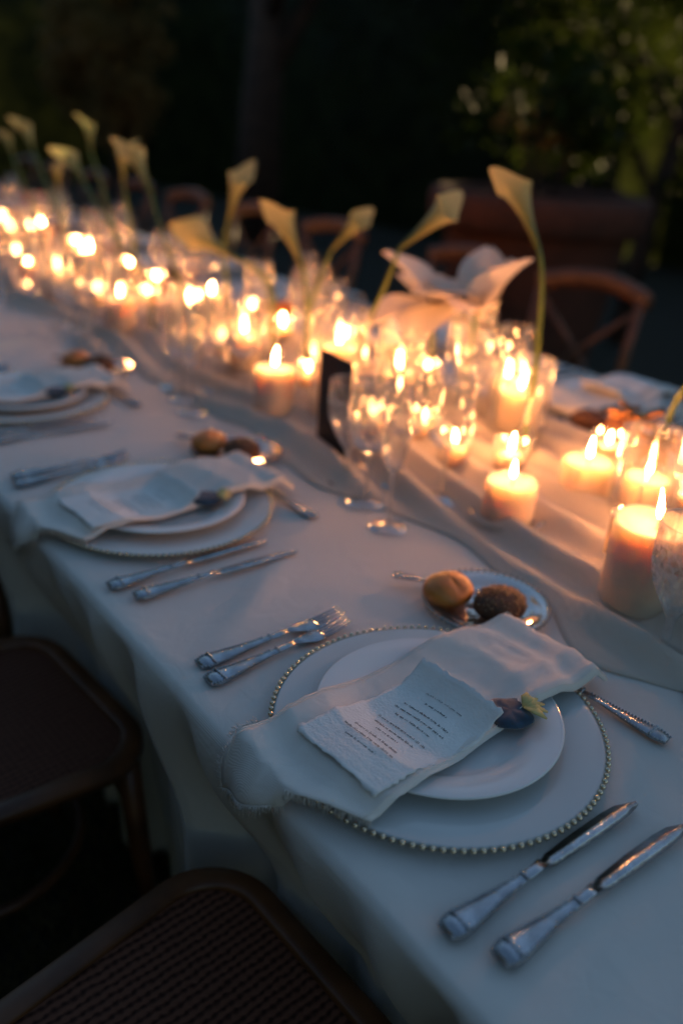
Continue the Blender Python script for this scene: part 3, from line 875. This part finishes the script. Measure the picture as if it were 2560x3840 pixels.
def make_votive(sf=0.9, lean=0.0):
    t = thing('votive_candle', 'x', 'candle')
    MB().lathe([(0.0, 0.004), (0.022, 0.004), (0.0235, 0.008), (0.0235, 0.034), (0.021, 0.036), (0.012, 0.034), (0.0, 0.0335)], 24).build('wax_body', MT['wax'], t)
    MB().tube([(0, 0, 0.032), (0.001, 0, 0.040)], 0.0009, 6).build('wick', MT['wick'], t)
    flame_mb(0.041, sf, lean).build('flame', MT['flame'], t)
    return t
def cylinder_glass(r, h, name='glass_cylinder'):
    t = thing(name, 'x', 'candle glass')
    MB().lathe([(0.0, 0.0025), (r * 0.96, 0.0025), (r, 0.006), (r, h)], 40).build('wall', MT['vase_glass'], t)
    MB().lathe([(r - 0.001, h), (r + 0.001, h + 0.0008), (r + 0.0012, h - 0.001), (r - 0.001, h - 0.001)], 40).build('lip', MT['stem_glass'], t)
    return t
def make_bud_vase():
    t = thing('bud_vase', 'x', 'vase')
    MB().lathe([(0.0, 0.003), (0.020, 0.003), (0.026, 0.012), (0.027, 0.028), (0.020, 0.050), (0.011, 0.068), (0.009, 0.085), (0.010, 0.120), (0.014, 0.132)], 28).build('body', MT['vase_glass'], t)
    MB().lathe([(0.0135, 0.132), (0.0150, 0.1330), (0.0150, 0.1315), (0.0135, 0.131)], 28).build('lip', MT['stem_glass'], t)
    return t

# ------------------------------------------------------------------ lay the table
PR = dict(charger=Proto(make_charger()), plate=Proto(make_plate()), bread=Proto(make_bread_plate()), napkin=Proto(make_napkin(1)), card=Proto(make_card(2)),
          fold_shade=Proto(make_fold_shade()), fork=Proto(make_fork()), knife=Proto(make_knife()), spoon=Proto(make_spoon()), bun=Proto(make_bun(False)), roll=Proto(make_bun(True)),
          wine=Proto(glass_proto('wine_glass', 'glass', 0.215, [(0.0, 0.0), (0.018, 0.02), (0.033, 0.15), (0.041, 0.40), (0.040, 0.65), (0.034, 1.0)], 0.095)),
          water=Proto(crystal_proto()),
          flute=Proto(glass_proto('champagne_flute', 'glass', 0.235, [(0.0, 0.0), (0.010, 0.03), (0.019, 0.2), (0.025, 0.5), (0.025, 0.8), (0.022, 1.0)], 0.10, 0.031)))

def setting(cx, cy, rz, where, far, light=False, only_glass=False):
    ca, sa = math.cos(rz), math.sin(rz)
    j = lambda a: rnd.uniform(-a, a)
    def at(dx, dy, z=ZT): return (cx + dx * ca - dy * sa, cy + dx * sa + dy * ca, z)
    side = 'far' if far else 'near'
    def P(k, dx, dy, z, r, lab, grp): return PR[k].put(at(dx, dy, z), rz + r, lab, grp)
    if not only_glass:
        PR['charger'].put(at(0.004, -0.004, ZT + 0.0025), rz + j(0.3), f'pale charger plate with gold beaded rim at {where}', 'charger plates', (1.045, 1.045, 1))
        P('plate', 0, 0, ZT + 0.0075, j(0.3), f'white dinner plate under the napkin at {where}', 'dinner plates')
        P('napkin', -0.010, 0, ZT + 0.003, j(0.02), f'off-white fringed linen napkin across the plate at {where}', 'napkins')
        P('card', 0.010 + j(0.004), -0.062, ZT + 0.0260, 0.06 + j(0.02), f'white deckle-edged menu card on the napkin at {where}', 'menu cards')
        P('bread', -0.140, 0.228, ZT + 0.002, 0, f'clear bead-rimmed bread plate beside the charger at {where}', 'bread plates')
        P('bun', -0.178, 0.190, ZT + 0.006, j(2), f'golden bread roll on the bread plate at {where}', 'bread rolls')
        P('roll', -0.112, 0.222, ZT + 0.006, j(2), f'brown seeded bread roll on the bread plate at {where}', 'bread rolls')
        P('fork', -0.232, -0.165, ZT + 0.002, 0.02 + j(0.03), f'outer silver dinner fork left of the plate at {where}', 'forks')
        P('fork', -0.198, -0.172, ZT + 0.002, 0.04 + j(0.03), f'inner silver fork beside the charger at {where}', 'forks')
        P('knife', 0.196, -0.178, ZT + 0.002, 0.0 + j(0.02), f'inner silver knife right of the charger at {where}', 'knives')
        P('knife', 0.238, -0.160, ZT + 0.002, -0.02 + j(0.02), f'outer silver knife right of the plate at {where}', 'knives')
        if not light:
            P('fold_shade', 0.052, 0.056, ZT + 0.0235, -0.4 + j(0.2), f'tiny navy pad standing in for napkin fold shade, with yellow petals, at {where}', 'fold shade pads')
            P('spoon', 0.165, 0.190, ZT + 0.002, math.pi / 2 + 0.06 + j(0.03), f'silver dessert spoon lying across the top of the charger at {where}', 'spoons')
            PR['knife'].put(at(-0.262, 0.165, ZT + 0.0125), rz + 0.15 - 1.1 + j(0.05), f'small butter knife leaning on the bread plate at {where}', 'knives', (0.62, 0.62, 0.62))
    P('water', 0.065, 0.335, ZT + 0.002, 0, f'cut crystal goblet nearest the plate at {where}', 'stemmed glasses')
    P('water', 0.045, 0.42, ZT + 0.004, 0.4, f'rearmost cut crystal goblet at {where}', 'stemmed glasses')
    P('wine', 0.135, 0.405, ZT + 0.005, 0, f'tall clear wine glass behind the flute at {where}', 'stemmed glasses')
    P('wine', 0.215, 0.425, ZT + 0.005, 0, f'last clear wine glass towards the runner at {where}', 'stemmed glasses')
    P('wine', 0.155, 0.305, ZT + 0.002, 0, f'clear wine glass next to the slim flute at {where}', 'stemmed glasses')
    P('flute', 0.250, 0.275, ZT + 0.002, 0, f'slim clear flute, right of the other glasses at {where}', 'stemmed glasses')

near_names = ['the nearest place setting', 'the second near-side place', 'the third near-side place', 'the fourth near-side place', 'the fifth near-side place']
for k in range(4):
    setting(set_x(k), 0.56, 0, near_names[k], False, k == 3, k == 3)
setting(set_x(4), 0.56, 0, near_names[4], False, True, True)
for k in range(1, 10):
    setting(set_x(k) - 0.01, 1.775, math.pi, f'the {ORD[k - 1]} far-side place from the right', True, True)

# ------------------------------------------------------------------ candles
def pillar(x, y, r, h, label, cyl=None, cyl_label=None, dish=None):
    t = make_pillar(r, h, int(abs(x * 1000)))
    z = ZT + 0.009
    t.location = (x, y, z + (0.004 if (cyl or dish) else 0)); t['label'] = label; t['group'] = 'lit pillar candles'
    t.rotation_euler = (0, 0, rnd.uniform(0, 6))
    if cyl:
        c = cylinder_glass(*cyl); c.location = (x, y, z); c['label'] = cyl_label; c['group'] = 'glass candle cylinders'
    if dish:
        d = thing('candle_dish', 'shallow clear glass dish under the short wide candle', 'candle dish', (x, y, z - 0.003))
        MB().lathe([(0.0, 0.003), (dish * 0.8, 0.003), (dish, 0.012), (dish + 0.001, 0.010), (dish * 0.82, 0.0), (0, 0)], 40).build('dish_body', MT['bread_glass'], d)
    return t
pillar(-0.803, 1.022, 0.043, 0.066, 'short wide ivory candle in front of the other candles, on a glass dish', dish=0.062)
pillar(-1.075, 1.349, 0.044, 0.098, 'ivory candle in tall glass right behind the single tall calla stem', (0.062, 0.17), 'glass cylinder around the candle behind the tall calla stem')
pillar(-0.800, 1.222, 0.045, 0.068, 'squat ivory candle behind the short wide one, without a glass')
pillar(-0.678, 1.215, 0.036, 0.078, 'slim ivory candle in glass at the right, by the rusty flower', (0.055, 0.16), 'glass cylinder around the slim candle by the rusty flower')
pillar(-0.520, 0.985, 0.058, 0.122, 'tall thick ivory candle cut off by the right edge')
pillar(-1.455, 0.990, 0.044, 0.098, 'ivory candle left of the dark standing card')
pillar(-1.725, 1.081, 0.040, 0.098, 'ivory candle behind and left of the one beside the dark card', (0.056, 0.15), 'glass cylinder around the candle left of the dark card pair')
pillar(-2.245, 0.997, 0.042, 0.098, 'ivory candle nearest the near-side plates in the left cluster')
pillar(-1.345, 1.075, 0.042, 0.158, 'tall ivory candle directly behind the dark standing card', (0.06, 0.24), 'tall glass cylinder behind the dark standing card')
pillar(-1.307, 1.215, 0.030, 0.095, 'thin ivory candle in a tall glass between dark card and white flower', (0.05, 0.20), 'tall glass cylinder between dark card and white flower')
pillar(-1.190, 1.440, 0.036, 0.085, 'ivory candle in the row under the white flower, farthest back')
pillar(-2.049, 1.110, 0.038, 0.098, 'ivory candle under the arching pale calla', (0.052, 0.16), 'glass cylinder under the arching pale calla')
pillar(-2.189, 1.258, 0.036, 0.098, 'ivory candle just behind the one under the arching calla')
pillar(-2.684, 0.985, 0.040, 0.098, 'ivory candle at the left, front of the far cluster', (0.055, 0.17), 'glass cylinder at the left, front of the far cluster')
pillar(-3.016, 1.229, 0.040, 0.098, 'ivory candle standing alone at the upper left of the cluster')
pillar(-3.588, 1.139, 0.040, 0.098, 'ivory candle by the left edge of the picture, front one', (0.055, 0.17), 'glass cylinder by the left edge of the picture')
pillar(-3.699, 1.303, 0.040, 0.098, 'ivory candle by the left edge of the picture, back one')

vots = [Proto(make_votive(0.95, 0.003)), Proto(make_votive(0.75, -0.004)), Proto(make_votive(0.6, 0.002))]
def make_cup():
    t = thing('votive_cup', 'x', 'candle glass')
    n = 44; prof = [(0.0, 0.0025), (0.026, 0.0025), (0.030, 0.008), (0.033, 0.03), (0.035, 0.062)]
    mb = MB(); vs = []
    for i, (r, z) in enumerate(prof):
        for k in range(n):
            a = 2 * math.pi * k / n; q = r * (0.955 if k % 2 and i > 0 else 1)
            vs.append((q * math.cos(a), q * math.sin(a), z))
    mb.add(vs, [(i * n + k, i * n + (k + 1) % n, (i + 1) * n + (k + 1) % n, (i + 1) * n + k) for i in range(4) for k in range(n)])
    mb.build('ribbed_wall', MT['crystal'], t, smooth=False)
    MB().lathe([(0.0335, 0.062), (0.0355, 0.0625), (0.0355, 0.061), (0.0335, 0.061)], 40).build('lip', MT['stem_glass'], t)
    return t
cup = Proto(make_cup())
VOT = [(-1.16, 1.165), (-1.235, 1.085), (-1.03, 1.12), (-0.945, 1.185), (-0.655, 1.315), (-1.43, 1.43), (-1.56, 1.16), (-1.92, 1.135), (-2.50, 1.21), (-2.40, 1.33),
       (-2.88, 1.09), (-3.18, 1.06), (-2.60, 1.08), (-3.30, 1.33), (-3.95, 1.12), (-4.25, 1.24), (-4.6, 1.1), (-5.0, 1.25), (-1.66, 1.32), (-1.98, 1.36), (-0.62, 1.10), (-5.5, 1.15), (-0.88, 1.40), (-2.75, 1.36), (-3.42, 1.10), (-3.05, 1.40), (-3.62, 1.42), (-4.05, 1.38), (-4.45, 1.36), (-4.8, 1.2), (-5.3, 1.38), (-5.9, 1.25), (-6.4, 1.3), (-2.22, 1.42), (-1.80, 1.45)]
VOT.sort(key=lambda p: -p[0])
for i, (x, y) in enumerate(VOT):
    n_ = ORD[i]
    vots[(i * 7) % 3].put((x, y, ZT + 0.011), rnd.uniform(0, 6), f'small lit votive candle, {n_} from the right among the votives', 'votive candles')
    cup.put((x, y, ZT + 0.009), 0, f'clear votive cup holding the {n_} votive candle from the right', 'votive cups')

# ------------------------------------------------------------------ calla lilies in bud vases
def calla_head(t, tip_pos, direction, size, droop=0.0):
    """funnel spathe growing from the stem end, flaring to a pointed lip; a yellow spadix inside"""
    d = Vector(direction).normalized()
    side = d.cross(Vector((0, 0, 1)))
    if side.length < 0.05: side = Vector((1, 0, 0))
    q = d.to_track_quat('Z', 'Y')
    def f(u, v):
        a = 2 * math.pi * (v - 0.5) * 0.97
        r = 0.0042 + 0.0070 * u + 0.0135 * u ** 2.6 + 0.003 * u ** 10
        lip = 1 + 0.22 * math.exp(-(a / 0.7) ** 2) * u ** 3
        r2 = r * (1 + 0.18 * u ** 4 * math.cos(a))
        z = 0.118 * u * (0.93 + 0.07 * math.cos(a) * u) + 0.022 * math.exp(-(a / 0.6) ** 2) * u ** 4
        curl = 0.006 * u ** 8 * (1 - 0.5 * math.exp(-(a / 0.6) ** 2)) + 0.003 * u ** 4 * math.sin(3 * a + size * 9)
        return ((r2 * lip * math.cos(a) + 0.014 * math.exp(-(a / 0.35) ** 2) * u ** 9) * size, r2 * math.sin(a) * size, (z - curl) * size)
    o = MB().grid(f, 16, 33).build('spathe', MT['spathe'], t)
    o.rotation_mode = 'QUATERNION'; o.location = tip_pos; o.rotation_quaternion = q
    sp = MB().tube([(0, 0, 0.012 * size), (0.001, 0, 0.04 * size), (0.002, 0, 0.066 * size)], [0.003 * size, 0.0035 * size, 0.002 * size], 8).build('spadix', MT['spadix'], o)
    return o
bud = Proto(make_bud_vase())
def calla(base, ctrl, end, size, label, vase_label, head_dir=None):
    """base on the table; bezier stem from the vase through ctrl to end (world coordinates)"""
    bx, by = base
    t = thing('calla_lily', label, 'flower', (bx, by, ZT + 0.013), 0, 'calla lilies')
    p0 = Vector((0, 0, 0.004)); p1 = Vector(ctrl) - Vector((bx, by, ZT + 0.013)); p2 = Vector(end) - Vector((bx, by, ZT + 0.013))
    pv = Vector((0, 0, 0.14))
    pts = [p0, p0.lerp(pv, 0.5)]
    for i in range(15):
        u = i / 14
        pts.append((1 - u) ** 2 * pv + 2 * u * (1 - u) * p1 + u * u * p2)
    MB().tube(pts, [0.0052] * 4 + [0.0050 - 0.001 * i / 12 for i in range(13)], 10).build('stem', MT['stem'], t)
    calla_head(t, pts[-1], head_dir or (pts[-1] - pts[-2]), size)
    bud.put((bx, by, ZT + 0.009), 0, vase_label, 'bud vases')
    return t
calla((-0.985, 1.27), (-1.00, 1.28, 1.12), (-1.035, 1.285, 1.165), 1.15, 'tallest calla lily on a straight stem at the right', 'slim bud vase of the tallest calla at the right', (-0.16, -0.02, 0.24))
calla((-1.39, 1.16), (-1.33, 1.18, 1.05), (-1.325, 1.20, 1.125), 1.2, 'calla lily bending right beside the terracotta pot', 'slim bud vase of the calla bending right', (0.14, 0.16, 0.20))
calla((-1.63, 1.20), (-1.64, 1.20, 0.98), (-1.655, 1.20, 1.03), 1.25, 'front one of two callas with crossing heads in the middle', 'slim bud vase of the front middle calla', (-0.12, -0.06, 0.25))
calla((-1.76, 1.30), (-1.73, 1.32, 1.02), (-1.72, 1.33, 1.06), 1.0, 'back one of two callas with crossing heads in the middle', 'slim bud vase of the back middle calla', (0.14, 0.1, 0.2))
calla((-2.14, 1.28), (-2.17, 1.28, 1.02), (-2.145, 1.285, 1.075), 1.25, 'upright cream calla between two far wooden chairs', 'slim bud vase of the upright cream calla', (0.05, 0.03, 0.2))
calla((-2.12, 1.12), (-2.22, 1.12, 1.02), (-2.28, 1.12, 1.135), 1.2, 'calla with narrow head leaning left, right of the far pair', 'slim bud vase of the narrow left-leaning calla', (-0.12, -0.03, 0.2))
calla((-2.62, 1.22), (-2.65, 1.22, 1.05), (-2.68, 1.22, 1.125), 1.01, 'calla with wide yellowish head, second left of the upright one', 'slim bud vase of the wide yellowish calla', (0.02, 0.0, 0.2))
calla((-2.18, 1.06), (-2.40, 1.06, 1.00), (-2.60, 1.06, 1.135), 1.05, 'calla on a long curved stem sweeping far to the left', 'slim bud vase of the long curved calla', (-0.2, -0.02, 0.17))
calla((-2.80, 1.24), (-2.93, 1.26, 1.1), (-3.02, 1.26, 1.20), 0.94, 'highest calla of the left group, against the olive tree', 'slim bud vase of the highest left calla', (-0.05, 0.02, 0.2))
calla((-3.02, 1.15), (-3.20, 1.17, 1.05), (-3.36, 1.18, 1.18), 1.05, 'pale calla leaning left near the left edge', 'slim bud vase of the pale calla near the left edge', (-0.16, 0.0, 0.2))
calla((-3.25, 1.15), (-3.38, 1.15, 1.02), (-3.50, 1.15, 1.15), 0.86, 'small greenish calla at the very left edge', 'slim bud vase of the small greenish calla', (-0.14, 0.0, 0.2))
calla((-3.30, 1.25), (-3.30, 1.25, 1.0), (-3.33, 1.25, 1.04), 0.94, 'low calla below the pale ones at the left', 'slim bud vase of the low left calla', (0.02, 0.0, 0.2))
calla((-1.70, 1.15), (-1.72, 1.18, 1.02), (-1.98, 1.22, 1.00), 1.3, 'large pale calla arching over to the left above the candles', 'slim bud vase of the arching pale calla', (-0.22, -0.10, 0.09))
calla((-1.95, 1.30), (-2.02, 1.32, 0.98), (-2.30, 1.36, 0.97), 1.5, 'yellow-green calla drooping low left of the arching pale one', 'slim bud vase of the drooping yellow-green calla', (-0.2, 0.0, 0.06))
calla((-0.745, 1.36), (-0.74, 1.37, 1.00), (-0.66, 1.37, 1.03), 1.2, 'calla leaning out over the right edge of the picture', 'slim bud vase of the calla at the right edge', (0.18, 0.05, 0.12))

# ------------------------------------------------------------------ big white flower and the rusty flower
def petal_flower(name, label, loc, n, L_, W_, matl, cmat, seed, tilt, stem_to, group=None):
    t = thing(name, label, 'flower', (stem_to[0], stem_to[1], ZT + 0.013))
    rg = random.Random(seed)
    base = Vector(loc) - t.location
    MB().tube([(0, 0, 0.003), (0.0, 0, 0.10), tuple(base * 0.7 + Vector((0, 0, 0.03))), tuple(base)], [0.004, 0.004, 0.0035, 0.003], 8).build('stem', MT['stem'], t)
    for i in range(n):
        a = 2 * math.pi * i / n + rg.uniform(-0.2, 0.2)
        el = tilt + rg.uniform(-0.6, 0.5)
        l = L_ * rg.uniform(0.8, 1.15); w = W_ * rg.uniform(0.85, 1.1)
        def f(u, v):
            x = u * l
            hw = w * math.sin(math.pi * min(1, u * 0.93 + 0.03)) ** 0.75
            y = (v - 0.5) * 2 * hw
            z = 0.35 * x * u * (-1) + 0.25 * y * y / w + 0.006 * math.sin(v * 9 + i) * u
            return (x * math.cos(el) - z * math.sin(el), y, x * math.sin(el) + z * math.cos(el))
        p = MB().grid(f, 12, 11).build('petal', matl, t)
        p.location = base; p.rotation_euler = (0, 0, a)
    MB().ball(tuple(base + Vector((0, 0, 0.008))), 0.010, 10, 6).build('flower_centre', cmat, t)
    return t
petal_flower('white_flower', 'large white flower with broad soft petals behind the candles', (-1.345, 1.34, 1.0), 7, 0.155, 0.068, MT['petal'], MT['spadix'], 3, 0.65, (-1.33, 1.335))
petal_flower('white_flower', 'second white bloom with upright petals right of the large white flower', (-1.235, 1.36, 1.0), 6, 0.155, 0.060, MT['petal'], MT['spadix'], 5, 0.95, (-1.24, 1.36))
bud.put((-1.33, 1.335, ZT + 0.009), 0, 'slim bud vase of the large white flower', 'bud vases')
bud.put((-1.24, 1.36, ZT + 0.009), 0, 'slim bud vase of the upright white bloom', 'bud vases')
petal_flower('rusty_flower', 'rusty orange flower with curling strap petals by the right candles', (-0.80, 1.36, 0.885), 15, 0.062, 0.009, MT['rust'], MT['spadix'], 8, 0.5, (-0.80, 1.355))
petal_flower('rusty_flower', 'smaller rusty bloom tucked right of the strap-petalled one', (-0.735, 1.33, 0.865), 13, 0.05, 0.009, MT['rust'], MT['rust'], 9, 0.5, (-0.735, 1.33))
bud.put((-0.80, 1.355, ZT + 0.009), 0, 'slim bud vase of the rusty strap-petalled flower', 'bud vases')
bud.put((-0.735, 1.33, ZT + 0.009), 0, 'slim bud vase of the smaller rusty bloom', 'bud vases')
petal_flower('red_flower', 'small red flower at the far left of the table', (-4.2, 1.45, 0.93), 8, 0.055, 0.025, MT['red'], MT['red'], 10, 0.5, (-4.2, 1.45))
bud.put((-4.2, 1.45, ZT + 0.009), 0, 'slim bud vase of the small red flower', 'bud vases')

# ------------------------------------------------------------------ dark standing card
t = thing('table_card', 'dark standing table card among the candles, seen almost edge-on', 'table card', (-1.20, 0.955, ZT + 0.008), R(172))
MB().box((0, 0, 0.096), (0.118, 0.0025, 0.188)).build('card_panel', MT['card_dark'], t, smooth=False)
MB().box((0, 0, 0.006), (0.06, 0.03, 0.012)).build('card_foot', MT['wood'], t, smooth=False)

# ------------------------------------------------------------------ make room: glasses and votives stand clear of candles, vases and each other
def spread():
    fixed = []; mov = []
    for o in C.objects:
        if o.parent or 'group' not in o: continue
        g_ = o['group']; p = [o.location.x, o.location.y]
        if g_ == 'lit pillar candles': fixed.append((p, 0.050))
        elif g_ == 'glass candle cylinders': fixed.append((p, 0.064))
        elif g_ == 'bud vases': fixed.append((p, 0.029))
        elif g_ == 'stemmed glasses': mov.append([p, 0.042, [o]])
        elif g_ == 'votive cups': mov.append([p, 0.037, [o]])
    fixed += [([-1.20 + d * math.cos(R(172)), 0.955 + d * math.sin(R(172))], 0.025) for d in (-0.045, -0.015, 0.015, 0.045)]
    for o in C.objects:
        if not o.parent and o.get('group') == 'votive candles':
            for m_ in mov:
                if abs(m_[0][0] - o.location.x) + abs(m_[0][1] - o.location.y) < 1e-3: m_[2].append(o)
    for it in range(60):
        for i, m_ in enumerate(mov):
            for q_, r_ in fixed + [(n_[0], n_[1]) for j, n_ in enumerate(mov) if j != i]:
                dx, dy = m_[0][0] - q_[0], m_[0][1] - q_[1]
                d = math.hypot(dx, dy); need = m_[1] + r_ + 0.004
                if d < need:
                    if d < 1e-4: dx, dy, d = 0.001, 0.0007 * (i % 3 - 1), 0.0012
                    k = (need - d) / d * 0.6
                    m_[0][0] += dx * k; m_[0][1] += dy * k
    for p, r_, obs in mov:
        for o in obs: o.location.x, o.location.y = p
spread()
